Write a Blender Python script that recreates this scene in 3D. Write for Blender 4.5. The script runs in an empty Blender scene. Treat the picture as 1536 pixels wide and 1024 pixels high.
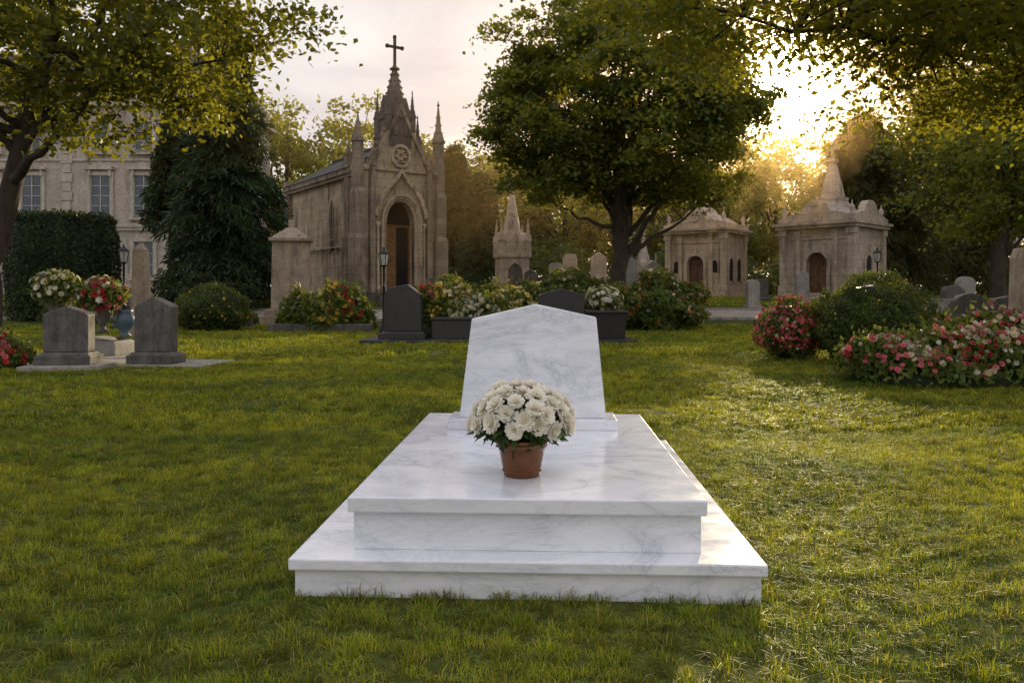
import bpy, math, random
import numpy as np
from mathutils import Vector, Matrix
rad=math.radians
rng=np.random.default_rng(7)
random.seed(7)
SC=bpy.context.scene
COL=SC.collection
SUN_EL,SUN_AZ=rad(14),rad(19)
SUN=np.array([math.sin(SUN_AZ)*math.cos(SUN_EL),math.cos(SUN_AZ)*math.cos(SUN_EL),math.sin(SUN_EL)])

# ------------------------------------------------------------------ mesh builder
class MB:
    def __init__(s): s.V=[];s.n=0;s.F=[];s.M=None
    def add(s,V,F,mat=0,smooth=False):
        V=np.asarray(V,dtype=np.float64).reshape(-1,3)
        if s.M is not None:
            V=V@s.M[:3,:3].T+s.M[:3,3]
        if isinstance(F,np.ndarray): groups=[F]
        else:
            d={}
            for f in F: d.setdefault(len(f),[]).append(f)
            groups=[np.array(g) for g in d.values()]
        for g in groups: s.F.append((g+s.n,mat,smooth))
        s.V.append(V); s.n+=len(V)
    def box(s,x0,x1,y0,y1,z0,z1,mat=0):
        V=[(x0,y0,z0),(x1,y0,z0),(x1,y1,z0),(x0,y1,z0),(x0,y0,z1),(x1,y0,z1),(x1,y1,z1),(x0,y1,z1)]
        F=[(0,3,2,1),(4,5,6,7),(0,1,5,4),(1,2,6,5),(2,3,7,6),(3,0,4,7)]
        s.add(V,F,mat)
    def frust(s,cx,cy,z0,z1,w0,d0,w1,d1,mat=0):
        a,b,c,d=w0/2,d0/2,w1/2,d1/2
        V=[(cx-a,cy-b,z0),(cx+a,cy-b,z0),(cx+a,cy+b,z0),(cx-a,cy+b,z0),(cx-c,cy-d,z1),(cx+c,cy-d,z1),(cx+c,cy+d,z1),(cx-c,cy+d,z1)]
        s.add(V,[(0,3,2,1),(4,5,6,7),(0,1,5,4),(1,2,6,5),(2,3,7,6),(3,0,4,7)],mat)
    def prism(s,pts,a0,a1,axis='y',mat=0):
        n=len(pts)
        if axis=='y': V=[(p[0],a0,p[1]) for p in pts]+[(p[0],a1,p[1]) for p in pts]
        elif axis=='x': V=[(a0,p[0],p[1]) for p in pts]+[(a1,p[0],p[1]) for p in pts]
        else: V=[(p[0],p[1],a0) for p in pts]+[(p[0],p[1],a1) for p in pts]
        F=[tuple(range(n)),tuple(range(2*n-1,n-1,-1))]+[(i,i+n,(i+1)%n+n,(i+1)%n) for i in range(n)]
        s.add(V,F,mat)
    def ring(s,inn,out,a0,a1,axis='y',closed=False,mat=0):
        n=len(inn)
        def P(p,a): return (p[0],a,p[1]) if axis=='y' else (a,p[0],p[1])
        V=[P(p,a0) for p in inn]+[P(p,a0) for p in out]+[P(p,a1) for p in inn]+[P(p,a1) for p in out]
        F=[]
        m=n if closed else n-1
        for i in range(m):
            j=(i+1)%n
            F+=[(i,j,n+j,n+i),(2*n+i,3*n+i,3*n+j,2*n+j),(i,2*n+i,2*n+j,j),(n+i,n+j,3*n+j,3*n+i)]
        if not closed:
            F+=[(0,n,3*n,2*n),(n-1,3*n-1,4*n-1,2*n-1)]
        s.add(V,F,mat)
    def lathe(s,prof,seg=16,c=(0,0,0),off=0,mat=0,smooth=True):
        V=[];F=[]
        for r,z in prof:
            for k in range(seg):
                a=2*math.pi*k/seg+off
                V.append((c[0]+r*math.cos(a),c[1]+r*math.sin(a),c[2]+z))
        for i in range(len(prof)-1):
            for k in range(seg):
                k2=(k+1)%seg
                F.append((i*seg+k,i*seg+k2,(i+1)*seg+k2,(i+1)*seg+k))
        F.append(tuple(range(seg-1,-1,-1)));F.append(tuple((len(prof)-1)*seg+k for k in range(seg)))
        s.add(V,F,mat,smooth)
    def tube(s,pts,rs,seg=6,mat=0):
        pts=np.asarray(pts,float);n=len(pts)
        V=[]
        for i in range(n):
            d=pts[min(i+1,n-1)]-pts[max(i-1,0)]; d/=np.linalg.norm(d)+1e-9
            u=np.cross(d,[0.13,0.99,0.07]); 
            if np.linalg.norm(u)<.1: u=np.cross(d,[1,0,0])
            u/=np.linalg.norm(u); v=np.cross(d,u)
            a=np.arange(seg)*2*math.pi/seg
            V.append(pts[i]+rs[i]*(np.cos(a)[:,None]*u+np.sin(a)[:,None]*v))
        V=np.concatenate(V)
        F=[]
        for i in range(n-1):
            for k in range(seg):
                k2=(k+1)%seg
                F.append((i*seg+k,i*seg+k2,(i+1)*seg+k2,(i+1)*seg+k))
        s.add(V,np.array(F),mat,True)
    def scatter(s,TV,TF,pos,R,sc,mat=0,smooth=False):
        TV=np.asarray(TV,float);k=len(TV);N=len(pos)
        if N==0: return
        sc=np.asarray(sc,float)
        V=np.einsum('nij,kj->nki',R,TV)*sc.reshape(N,1,1)+pos[:,None,:]
        d={}
        for f in TF: d.setdefault(len(f),[]).append(f)
        base=(np.arange(N)*k)[:,None,None]
        M=s.M
        V=V.reshape(-1,3)
        if M is not None: V=V@M[:3,:3].T+M[:3,3]
        for g in d.values():
            g=np.array(g)
            s.F.append(((g[None]+base).reshape(-1,g.shape[1])+s.n,mat,smooth))
        s.V.append(V);s.n+=len(V)
    def obj(s,name,mats,parent=None,bevel=0,loc=None,rotz=0):
        me=bpy.data.meshes.new(name)
        V=np.concatenate(s.V); me.vertices.add(len(V)); me.vertices.foreach_set('co',V.ravel())
        nl=sum(f.size for f,_,_ in s.F); npoly=sum(len(f) for f,_,_ in s.F)
        me.loops.add(nl); me.polygons.add(npoly)
        me.loops.foreach_set('vertex_index',np.concatenate([f.ravel() for f,_,_ in s.F]).astype(np.int32))
        tot=np.concatenate([np.full(len(f),f.shape[1]) for f,_,_ in s.F])
        st=np.concatenate([[0],np.cumsum(tot)[:-1]])
        me.polygons.foreach_set('loop_start',st.astype(np.int32))
        me.polygons.foreach_set('material_index',np.concatenate([np.full(len(f),m) for f,m,_ in s.F]).astype(np.int32))
        me.polygons.foreach_set('use_smooth',np.concatenate([np.full(len(f),sm) for f,_,sm in s.F]))
        if not isinstance(mats,(list,tuple)): mats=[mats]
        for m in mats: me.materials.append(m)
        me.update(calc_edges=True); me.validate()
        o=bpy.data.objects.new(name,me); COL.objects.link(o)
        if parent: o.parent=parent
        if loc is not None: o.location=loc
        o.rotation_euler[2]=rotz
        if bevel>0:
            b=o.modifiers.new('bev','BEVEL'); b.width=bevel;b.segments=2;b.limit_method='ANGLE';b.angle_limit=rad(35)
        return o
def empty(name,loc=(0,0,0),rotz=0):
    o=bpy.data.objects.new(name,None);COL.objects.link(o);o.location=loc;o.rotation_euler[2]=rotz;o.empty_display_size=.2
    return o
def norm(a): return a/(np.linalg.norm(a,axis=-1,keepdims=True)+1e-9)
def frames(nrm,y=None):
    nrm=norm(nrm)
    if y is None: y=rng.normal(size=nrm.shape)
    x=norm(np.cross(y,nrm)); y2=np.cross(nrm,x)
    return np.stack([x,y2,nrm],axis=2)
def arch(cx,w,z0,zs,zt,n=12,pointed=False):
    P=[(cx-w/2,z0),(cx-w/2,zs)]
    for i in range(1,n):
        t=i/n; a=math.pi*(1-t)
        x=math.cos(a)*w/2; h=math.sin(a)
        if pointed:
            u=abs(x)/(w/2); h=math.sqrt(max(0,1-((u+1)/2)**2))/math.sqrt(.75)
        P.append((cx+x,zs+h*(zt-zs)))
    P+=[(cx+w/2,zs),(cx+w/2,z0)]
    return P

# ------------------------------------------------------------------ materials
def newmat(name):
    m=bpy.data.materials.new(name);m.use_nodes=True
    nt=m.node_tree;nt.nodes.clear()
    out=nt.nodes.new('ShaderNodeOutputMaterial')
    return m,nt,out
def N(nt,t,**kw):
    n=nt.nodes.new(t)
    for k,v in kw.items(): setattr(n,k,v)
    return n
def mixc(nt,fac,a,b,blend='MIX'):
    n=nt.nodes.new('ShaderNodeMix');n.data_type='RGBA';n.blend_type=blend
    for i,v in ((0,fac),(6,a),(7,b)):
        if isinstance(v,bpy.types.NodeSocket): nt.links.new(v,n.inputs[i])
        else: n.inputs[i].default_value=v if i==0 else (*v,1) if len(v)==3 else v
    return n.outputs[2]
def ramp(nt,fac,stops):
    r=nt.nodes.new('ShaderNodeValToRGB');nt.links.new(fac,r.inputs[0])
    els=r.color_ramp.elements
    while len(els)<len(stops): els.new(.5)
    for e,(p,c) in zip(els,stops):
        e.position=p;e.color=(c,c,c,1) if not hasattr(c,'__len__') else (*c,1)
    return r.outputs[0]
def noise(nt,vec,scale,detail=4,rough=.55,dist=0):
    n=N(nt,'ShaderNodeTexNoise');n.inputs['Scale'].default_value=scale;n.inputs['Detail'].default_value=detail
    n.inputs['Roughness'].default_value=rough;n.inputs['Distortion'].default_value=dist
    nt.links.new(vec,n.inputs['Vector']);return n.outputs[0]
def mapping(nt,vec,scale):
    m=N(nt,'ShaderNodeMapping');m.inputs['Scale'].default_value=scale;nt.links.new(vec,m.inputs[0]);return m.outputs[0]

def leaf_mat(name,c1,c2,tr,tw=.45,clump=.7):
    m,nt,out=newmat(name)
    g=N(nt,'ShaderNodeNewGeometry')
    c=mixc(nt,g.outputs['Random Per Island'],c1,c2)
    nz=ramp(nt,noise(nt,g.outputs['Position'],clump,2),[(.3,.5),(.7,1.4)])
    c=mixc(nt,1.0,c,nz,'MULTIPLY')
    t=mixc(nt,1.0,(*tr,),nz,'MULTIPLY')
    p=N(nt,'ShaderNodeBsdfPrincipled');p.inputs['Roughness'].default_value=.5;p.inputs['Specular IOR Level'].default_value=.3
    nt.links.new(c,p.inputs['Base Color'])
    tb=N(nt,'ShaderNodeBsdfTranslucent');nt.links.new(t,tb.inputs[0])
    mx=N(nt,'ShaderNodeMixShader');mx.inputs[0].default_value=tw
    nt.links.new(p.outputs[0],mx.inputs[1]);nt.links.new(tb.outputs[0],mx.inputs[2]);nt.links.new(mx.outputs[0],out.inputs[0])
    return m
def stone_mat(name,c1,c2,dark,scale=1.0,streak=.6,brick=None,rough=.85,bump=.4):
    m,nt,out=newmat(name)
    tc=N(nt,'ShaderNodeTexCoord').outputs['Object']
    n1=noise(nt,tc,1.3*scale,6,.65)
    c=mixc(nt,ramp(nt,n1,[(.38,0),(.62,1)]),c1,c2)
    n2=noise(nt,mapping(nt,tc,(2.2*scale,2.2*scale,.35*scale)),1.5,5,.7)
    c=mixc(nt,ramp(nt,n2,[(.50,0),(.68,streak)]),c,dark)
    n3=noise(nt,tc,14*scale,5,.7)
    c=mixc(nt,1.0,c,ramp(nt,n3,[(.3,.66),(.7,1.25)]),'MULTIPLY')
    if brick:
        sx=N(nt,'ShaderNodeSeparateXYZ');nt.links.new(tc,sx.inputs[0])
        ad=N(nt,'ShaderNodeMath',operation='ADD');nt.links.new(sx.outputs[0],ad.inputs[0]);nt.links.new(sx.outputs[1],ad.inputs[1])
        cb=N(nt,'ShaderNodeCombineXYZ');nt.links.new(ad.outputs[0],cb.inputs[0]);nt.links.new(sx.outputs[2],cb.inputs[1])
        b=N(nt,'ShaderNodeTexBrick');nt.links.new(cb.outputs[0],b.inputs[0])
        b.inputs['Scale'].default_value=1;b.inputs['Brick Width'].default_value=brick[0];b.inputs['Row Height'].default_value=brick[1]
        b.inputs['Mortar Size'].default_value=.012;b.inputs['Color1'].default_value=(1,1,1,1);b.inputs['Color2'].default_value=(.8,.79,.77,1);b.inputs['Mortar'].default_value=(.5,.47,.44,1)
        c=mixc(nt,.7,c,b.outputs[0],'MULTIPLY')
    p=N(nt,'ShaderNodeBsdfPrincipled');p.inputs['Roughness'].default_value=rough
    nt.links.new(c,p.inputs['Base Color'])
    bp=N(nt,'ShaderNodeBump');bp.inputs['Strength'].default_value=bump;bp.inputs['Distance'].default_value=.03/scale
    nt.links.new(n3,bp.inputs['Height']);nt.links.new(bp.outputs[0],p.inputs['Normal'])
    nt.links.new(p.outputs[0],out.inputs[0]);return m
def plain(name,c,rough=.6,metal=0,spec=.5,var=.25,scale=8):
    m,nt,out=newmat(name)
    tc=N(nt,'ShaderNodeTexCoord').outputs['Object']
    n=noise(nt,tc,scale,4)
    cc=mixc(nt,1.0,c,ramp(nt,n,[(.3,1-var),(.7,1+var)]),'MULTIPLY')
    p=N(nt,'ShaderNodeBsdfPrincipled');p.inputs['Roughness'].default_value=rough;p.inputs['Metallic'].default_value=metal
    p.inputs['Specular IOR Level'].default_value=spec
    nt.links.new(cc,p.inputs['Base Color']);nt.links.new(p.outputs[0],out.inputs[0]);return m
def marble():
    m,nt,out=newmat('white_marble')
    tc=N(nt,'ShaderNodeTexCoord').outputs['Object']
    mp=N(nt,'ShaderNodeMapping');mp.inputs['Rotation'].default_value=(.2,.75,.5);mp.inputs['Scale'].default_value=(.8,1.2,2.6);nt.links.new(tc,mp.inputs[0])
    a=noise(nt,mp.outputs[0],1.5,8,.6,.9)
    v=ramp(nt,a,[(.42,0),(.485,.45),(.5,1),(.506,.35),(.57,0)])
    b=noise(nt,mp.outputs[0],3.0,8,.62,1.1)
    v2=ramp(nt,b,[(.46,0),(.5,.8),(.515,0)])
    cl=ramp(nt,noise(nt,mp.outputs[0],1.1,6,.68),[(.38,0),(.66,.75)])
    c=mixc(nt,cl,(.84,.85,.885),(.69,.705,.765))
    msk=ramp(nt,noise(nt,tc,1.9,3,.5),[(.36,.20),(.6,.66)])
    vm=N(nt,'ShaderNodeMath',operation='MULTIPLY');nt.links.new(v,vm.inputs[0]);nt.links.new(msk,vm.inputs[1])
    c=mixc(nt,vm.outputs[0],c,(.38,.41,.48))
    vm=N(nt,'ShaderNodeMath',operation='MULTIPLY');nt.links.new(v2,vm.inputs[0]);vm.inputs[1].default_value=.30
    c=mixc(nt,vm.outputs[0],c,(.42,.44,.50))
    p=N(nt,'ShaderNodeBsdfPrincipled');nt.links.new(c,p.inputs['Base Color'])
    rr=ramp(nt,noise(nt,tc,6,4),[(.3,.10),(.7,.24)]);nt.links.new(rr,p.inputs['Roughness'])
    nt.links.new(p.outputs[0],out.inputs[0]);return m
def ground_mat():
    m,nt,out=newmat('lawn_soil')
    g=N(nt,'ShaderNodeNewGeometry').outputs['Position']
    c=mixc(nt,ramp(nt,noise(nt,g,.5,5),[(.35,0),(.65,1)]),(.045,.065,.012),(.085,.09,.02))
    c=mixc(nt,1.0,c,ramp(nt,noise(nt,g,25,4),[(.3,.5),(.7,1.4)]),'MULTIPLY')
    p=N(nt,'ShaderNodeBsdfPrincipled');p.inputs['Roughness'].default_value=.95;p.inputs['Specular IOR Level'].default_value=.1
    nt.links.new(c,p.inputs['Base Color']);nt.links.new(p.outputs[0],out.inputs[0]);return m
def grass_mat():
    m,nt,out=newmat('grass_blades')
    gg=N(nt,'ShaderNodeNewGeometry');g=gg.outputs['Position']
    c=mixc(nt,gg.outputs['Random Per Island'],(.090,.140,.014),(.275,.285,.036))
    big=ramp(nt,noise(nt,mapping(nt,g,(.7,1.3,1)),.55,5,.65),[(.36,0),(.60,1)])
    c=mixc(nt,big,mixc(nt,1.0,c,(.55,.70,.62),'MULTIPLY'),mixc(nt,1.0,c,(1.48,1.36,.95),'MULTIPLY'))  # cool dark and warm bright patches painted in for shaded and sunlit lawn
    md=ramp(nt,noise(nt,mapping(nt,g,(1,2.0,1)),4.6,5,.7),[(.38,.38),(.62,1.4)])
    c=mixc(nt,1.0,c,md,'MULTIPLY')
    dry=N(nt,'ShaderNodeMath',operation='GREATER_THAN');dry.inputs[1].default_value=.95;nt.links.new(gg.outputs['Random Per Island'],dry.inputs[0])
    c=mixc(nt,dry.outputs[0],c,(.38,.31,.12))
    t=mixc(nt,1.0,c,(2.35,2.1,.7),'MULTIPLY')
    p=N(nt,'ShaderNodeBsdfPrincipled');p.inputs['Roughness'].default_value=.5;p.inputs['Specular IOR Level'].default_value=.25
    nt.links.new(c,p.inputs['Base Color'])
    tb=N(nt,'ShaderNodeBsdfTranslucent');nt.links.new(t,tb.inputs[0])
    mx=N(nt,'ShaderNodeMixShader');mx.inputs[0].default_value=.42
    nt.links.new(p.outputs[0],mx.inputs[1]);nt.links.new(tb.outputs[0],mx.inputs[2]);nt.links.new(mx.outputs[0],out.inputs[0])
    return m
M_marble=marble()
M_soil=ground_mat();M_grass=grass_mat()
M_chapel=stone_mat('chapel_limestone',(.66,.52,.36),(.49,.38,.265),(.10,.075,.055),.8,.85,(.9,.38))
M_chapeld=stone_mat('chapel_dark_limestone',(.45,.35,.25),(.26,.205,.15),(.055,.045,.036),.8,.85,(.9,.38))
M_dark=stone_mat('weathered_dark_stone',(.17,.14,.12),(.09,.076,.066),(.03,.027,.025),1,.7)
M_maus=stone_mat('mausoleum_stone',(.68,.51,.36),(.50,.38,.27),(.13,.10,.075),1,.7,(.8,.35))
M_mausg=stone_mat('mausoleum_grey_stone',(.62,.50,.39),(.44,.36,.285),(.11,.09,.075),1,.7,(.8,.35))
M_mansion=stone_mat('mansion_plaster',(.56,.48,.40),(.40,.345,.285),(.15,.125,.10),.5,.75,None)
M_trim=stone_mat('mansion_trim',(.60,.52,.43),(.46,.40,.33),(.19,.16,.13),.8,.6)
M_slate=stone_mat('slate_roof',(.085,.075,.07),(.06,.055,.052),(.03,.03,.03),1,.5,(.35,.2))
M_grave=stone_mat('grave_granite',(.13,.118,.106),(.07,.064,.058),(.025,.023,.022),3,.8,rough=.6)
M_graveL=stone_mat('grave_light_stone',(.38,.35,.31),(.28,.255,.23),(.12,.11,.10),2,.5)
M_stele=stone_mat('stele_sandstone',(.46,.36,.265),(.31,.24,.18),(.10,.08,.06),1.5,.75)
M_black=stone_mat('black_granite',(.035,.035,.038),(.024,.024,.026),(.014,.014,.015),3,.4,rough=.35,bump=.1)
M_path=stone_mat('path_gravel',(.42,.35,.28),(.32,.27,.22),(.22,.19,.15),2,.3)
M_bark=stone_mat('tree_bark',(.075,.052,.036),(.045,.032,.023),(.02,.015,.012),3,.7,bump=.9)
M_wood=plain('door_wood',(.24,.11,.038),.5,var=.4,scale=5)
M_wood2=plain('old_door_wood',(.14,.072,.036),.7,var=.4,scale=5)
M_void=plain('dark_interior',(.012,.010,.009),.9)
M_glass=plain('window_glass',(.06,.08,.10),.1,var=.4,scale=1.5)
M_frame=plain('window_frame',(.36,.36,.33),.6)
M_iron=plain('black_iron',(.02,.02,.02),.45,.6)
M_lampglass=plain('lantern_glass',(.55,.55,.5),.15)
M_pot=plain('brown_glazed_pot',(.15,.058,.020),.14,metal=.35,var=.15,scale=20)
M_urn=plain('blue_urn',(.06,.10,.13),.3)
LF_main=leaf_mat('linden_leaves',(.045,.08,.013),(.11,.145,.024),(.38,.36,.032),.42,.9)
LF_near=leaf_mat('near_tree_leaves',(.035,.06,.011),(.10,.12,.02),(.38,.36,.028),.45,1.2)
LF_acac=leaf_mat('acacia_leaves',(.045,.07,.011),(.12,.135,.02),(.44,.40,.028),.45,1.2)
LF_bg=leaf_mat('distant_leaves',(.06,.10,.02),(.13,.165,.034),(.42,.40,.045),.42,.3)  # lighter green, with distance haze put into the leaf colour
LF_con=leaf_mat('conifer_needles',(.02,.042,.016),(.04,.068,.024),(.08,.12,.025),.22,.8)
LF_ced=leaf_mat('cedar_needles',(.04,.055,.016),(.08,.09,.024),(.22,.19,.03),.3,.8)
LF_box=leaf_mat('boxwood_leaves',(.035,.06,.012),(.09,.12,.022),(.22,.25,.03),.35,3)
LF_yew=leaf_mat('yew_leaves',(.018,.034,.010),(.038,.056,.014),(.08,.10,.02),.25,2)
LF_flow=leaf_mat('flower_foliage',(.045,.085,.017),(.14,.175,.032),(.32,.34,.042),.36,4)
LF_pot=leaf_mat('chrysanthemum_leaves',(.02,.05,.014),(.05,.095,.028),(.1,.18,.03),.25,12)
def petal_mat(name,c,tw=.3):
    return leaf_mat(name,tuple(x*.85 for x in c),c,c,tw,6)
P_white=petal_mat('white_petals',(.74,.71,.60));P_red=petal_mat('red_petals',(.48,.033,.03));P_pink=petal_mat('pink_petals',(.66,.16,.18))
P_yel=petal_mat('yellow_petals',(.70,.50,.09));P_cream=petal_mat('cream_petals',(.66,.58,.36));P_or=petal_mat('orange_petals',(.55,.18,.05))
m,nt,out=newmat('hero_white_petals')
p=N(nt,'ShaderNodeBsdfPrincipled');p.inputs['Base Color'].default_value=(.92,.89,.80,1);p.inputs['Roughness'].default_value=.6
tb=N(nt,'ShaderNodeBsdfTranslucent');tb.inputs[0].default_value=(.92,.86,.70,1);mx=N(nt,'ShaderNodeMixShader');mx.inputs[0].default_value=.3
nt.links.new(p.outputs[0],mx.inputs[1]);nt.links.new(tb.outputs[0],mx.inputs[2]);nt.links.new(mx.outputs[0],out.inputs[0]);P_hero=m
P_core=plain('flower_centre',(.72,.62,.28),.8)

# ------------------------------------------------------------------ terrain
def sst(a,b,x):
    t=np.clip((x-a)/(b-a),0,1);return t*t*(3-2*t)
def zt(x,y):
    x=np.asarray(x,float);y=np.asarray(y,float)
    z=.95*sst(24,38,y)+.5*sst(38,90,y)
    near=1-sst(20,30,y)
    tomb=1-np.exp(-(np.abs(x-.1)/1.3)**4-(np.abs(y-4.3)/1.8)**4)
    z=z+near*tomb*(.018*np.sin(x*2.1+.7*y)+.016*np.sin(y*2.7-x*.8+1)+.010*np.sin(x*5.3+y*4.1)+.008*np.sin(y*6.1-x*2.2))
    return z
xs=np.concatenate([[-500,-300,-200,-120,-80,-50,-35],np.arange(-25,25.01,.25),[35,50,80,120,200,300,500]])
ys=np.concatenate([[-200,-80,-30,-10],np.arange(-3,32,.25),np.arange(32,60,1),[70,85,110,150,220,350,600,1200]])
X,Y=np.meshgrid(xs,ys);Z=zt(X,Y);V=np.stack([X,Y,Z],-1).reshape(-1,3)
nx=len(xs);i,j=np.meshgrid(np.arange(len(ys)-1),np.arange(nx-1),indexing='ij')
F=np.stack([i*nx+j,i*nx+j+1,(i+1)*nx+j+1,(i+1)*nx+j],-1).reshape(-1,4)
b=MB();b.add(V,F,0,True);b.obj('ground',M_soil)
b=MB()
def strip(b,x0,x1,y0,y1,dz,sx=40,sy=6):
    xx=np.linspace(x0,x1,sx);yy=np.linspace(y0,y1,sy);X,Y=np.meshgrid(xx,yy);Y=Y+.25*np.sin(X*.25)
    Z=zt(X,Y)+dz
    V=np.stack([X,Y,Z],-1).reshape(-1,3);i,j=np.meshgrid(np.arange(sy-1),np.arange(sx-1),indexing='ij')
    F=np.stack([i*sx+j,i*sx+j+1,(i+1)*sx+j+1,(i+1)*sx+j],-1).reshape(-1,4);b.add(V,F)
strip(b,-30,40,28.6,31.2,.03)
b.obj('gravel_path',M_path)
b=MB()
for k in range(140):
    x=-30+k*.5
    for yy in (28.5,31.25):
        y=yy+.25*math.sin(x*.25);z=float(zt(x,y));b.box(x+.01,x+.49,y-.06,y+.06,z-.1,z+.10)
b.obj('path_kerb',M_graveL,bevel=.015)

# ------------------------------------------------------------------ grass
def grass_tile(name,T,nbl,hmin,hmax,w,lean,parent,fr):
    u=rng.uniform(-.5,.5,(int(nbl*1.5),2))
    P2=2*math.pi
    f=np.zeros(len(u))
    for k in range(9):
        kx=rng.integers(-fr,fr+1);ky=rng.integers(-fr*2,fr*2+1)
        f+=np.sin(P2*(kx*u[:,0]+ky*u[:,1])+rng.uniform(0,6))
    f=f/3.0
    keep=rng.random(len(u))<np.clip(.66+.34*f,.2,1);u=u[keep];f=f[keep];nbl=len(u)
    h=rng.uniform(hmin,hmax,nbl)*np.clip(.82+.6*f,.25,1.7)
    az=rng.uniform(0,2*math.pi,nbl)+f*1.5;ln=rng.uniform(.1,lean,nbl)
    d=np.stack([np.cos(az),np.sin(az)],1)
    sd=np.stack([-np.sin(az+rng.normal(0,.8,nbl)),np.cos(az)],1);sd/=np.linalg.norm(sd,axis=1,keepdims=True)
    ww=(w*rng.uniform(.6,1.3,nbl))[:,None]
    def P(t,fw,dz):
        xy=u*T+d*(h*ln*t**1.8)[:,None]+sd*ww*fw
        z=h*t*np.sqrt(np.clip(1-(ln*t*.6)**2,.1,1))+dz
        return np.concatenate([xy,z[:,None]],1)
    V=np.stack([P(0,-.5,-.004),P(0,.5,-.004),P(.55,.4,0),P(.55,-.4,0),P(1,0,0)],1)/T
    k=(np.arange(nbl)*5)[:,None]
    b=MB();b.add(V.reshape(-1,3),np.array([[0,1,2,3]])+k,0)
    b.F.append((np.array([[3,2,4]])+k,0,False))
    return b.obj(name,M_grass,parent)
groot=empty('lawn_grass')
def band(name,T,y0,y1,xlim,nbl,hmin,hmax,w,lean,fr,protos=3):
    cells=[[] for _ in range(protos)]
    for iy in range(int(round((y1-y0)/T))):
        y=y0+iy*T
        xm=math.ceil(min(xlim,.66*(y+T)+1.2)/T)*T
        for ix in range(int(round(2*xm/T))):
            x=-xm+ix*T
            cells[rng.integers(protos)].append((x,y))
    for p,cs in enumerate(cells):
        cs=np.array(cs);n=len(cs)
        c4=np.stack([cs,cs+[T,0],cs+[T,T],cs+[0,T]],1)
        r=rng.integers(0,2,n)*2
        c4=np.stack([c4[np.arange(n),(r+k)%4] for k in range(4)],1)
        V=np.concatenate([c4,zt(c4[...,0],c4[...,1])[...,None]],-1).reshape(-1,3)
        b=MB();b.add(V,np.arange(n*4).reshape(-1,4))
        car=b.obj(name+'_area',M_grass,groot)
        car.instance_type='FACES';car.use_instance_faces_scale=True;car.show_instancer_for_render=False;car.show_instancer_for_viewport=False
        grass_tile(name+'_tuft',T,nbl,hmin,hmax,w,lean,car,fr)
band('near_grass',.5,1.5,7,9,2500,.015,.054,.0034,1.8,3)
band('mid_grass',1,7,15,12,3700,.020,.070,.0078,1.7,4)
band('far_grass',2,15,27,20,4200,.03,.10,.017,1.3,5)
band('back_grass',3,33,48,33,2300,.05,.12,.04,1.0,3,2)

# ------------------------------------------------------------------ leaves & trees
LEAF_V=[(0,0,0),(.34,.42,.07),(0,1,0),(-.34,.42,.07)];LEAF_F=[(0,1,2,3)]
NEED_V=[(-.12,0,0),(.12,0,0),(.08,1,-.05),(-.08,1,-.05)]
def curve(p0,p1,bend,n=6):
    p0=np.array(p0,float);p1=np.array(p1,float);t=np.linspace(0,1,n)[:,None]
    L=np.linalg.norm(p1-p0);mid=(p0+p1)/2+np.array(bend)*L
    return (1-t)**2*p0+2*t*(1-t)*mid+t*t*p1
def tree(name,trunk,tr,cc,cr,nl,nc,lpc,ls,lmat,keep=None,shell=.45,clr=.8,flat=.5,attach=.55,limb_r=.4,lean_n=.8,droop=.18):
    b=MB()
    trunk=np.array(trunk,float)
    T=[]
    for i in range(len(trunk)-1):
        for k in range(3): T.append(trunk[i]+(trunk[i+1]-trunk[i])*k/3)
    T.append(trunk[-1]);T=np.array(T);n=len(T)
    T[1:-1]+=rng.normal(0,tr*.12,(n-2,3))*[1,1,0]
    rr=np.linspace(tr,tr*.45,n);rr[0]*=1.45;rr[1]*=1.12
    b.tube(T,rr,12)
    cc=np.array(cc,float);cr=np.array(cr,float)
    C=[]
    ph=rng.uniform(0,6,4)
    while len(C)<nc:
        d=rng.normal(size=3);d/=np.linalg.norm(d)
        r=(shell**3+(1-shell**3)*rng.random())**(1/3)
        k=1+.10*math.sin(4*math.atan2(d[1],d[0])+ph[0])+.08*math.sin(5*d[2]*2+ph[1]+3*d[0])+rng.normal(0,.05)
        p=cc+d*r*cr*k
        if keep is not None and not keep(p): continue
        C.append(p)
    C=np.array(C)
    idx=rng.choice(nc,nl,replace=False)
    S=[];SR=[]
    for q in idx:
        a=T[int(n*attach+rng.random()*(n-1-n*attach))]
        p=a+(C[q]-a)*.88
        c=curve(a,p,(0,0,rng.uniform(-.12,.10)),9)
        c[1:-1]+=rng.normal(0,.05,(7,3))*np.linalg.norm(p-a)*.25
        rs=np.linspace(tr*limb_r*rng.uniform(.7,1),tr*.07,9)
        b.tube(c,rs,6);S.append(c[2:]);SR.append(rs[2:])
    S=np.concatenate(S);SR=np.concatenate(SR)
    for p in C:
        dd=np.linalg.norm(S-p,axis=1)+np.maximum(0,S[:,2]-p[2])*.8
        q=int(np.argmin(dd))
        c=curve(S[q],p,(rng.normal(0,.08),rng.normal(0,.08),.12),5)
        b.tube(c,np.linspace(max(SR[q]*.6,.012),.008,5),4)
    NL=nc*lpc
    w=rng.uniform(.6,1.3,nc)
    ci=rng.choice(nc,NL,p=w/w.sum())
    off=rng.normal(size=(NL,3))*clr*.5*np.array([1,1,flat])
    off[:,2]-=droop*(off[:,0]**2+off[:,1]**2)/clr
    pos=C[ci]+off*w[ci][:,None]
    nrm=rng.normal(size=(NL,3))*lean_n+[0,0,.75]
    b.scatter(LEAF_V,LEAF_F,pos,frames(nrm),ls*rng.uniform(.6,1.25,NL),1)
    return b.obj(name,[M_bark,lmat])
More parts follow.
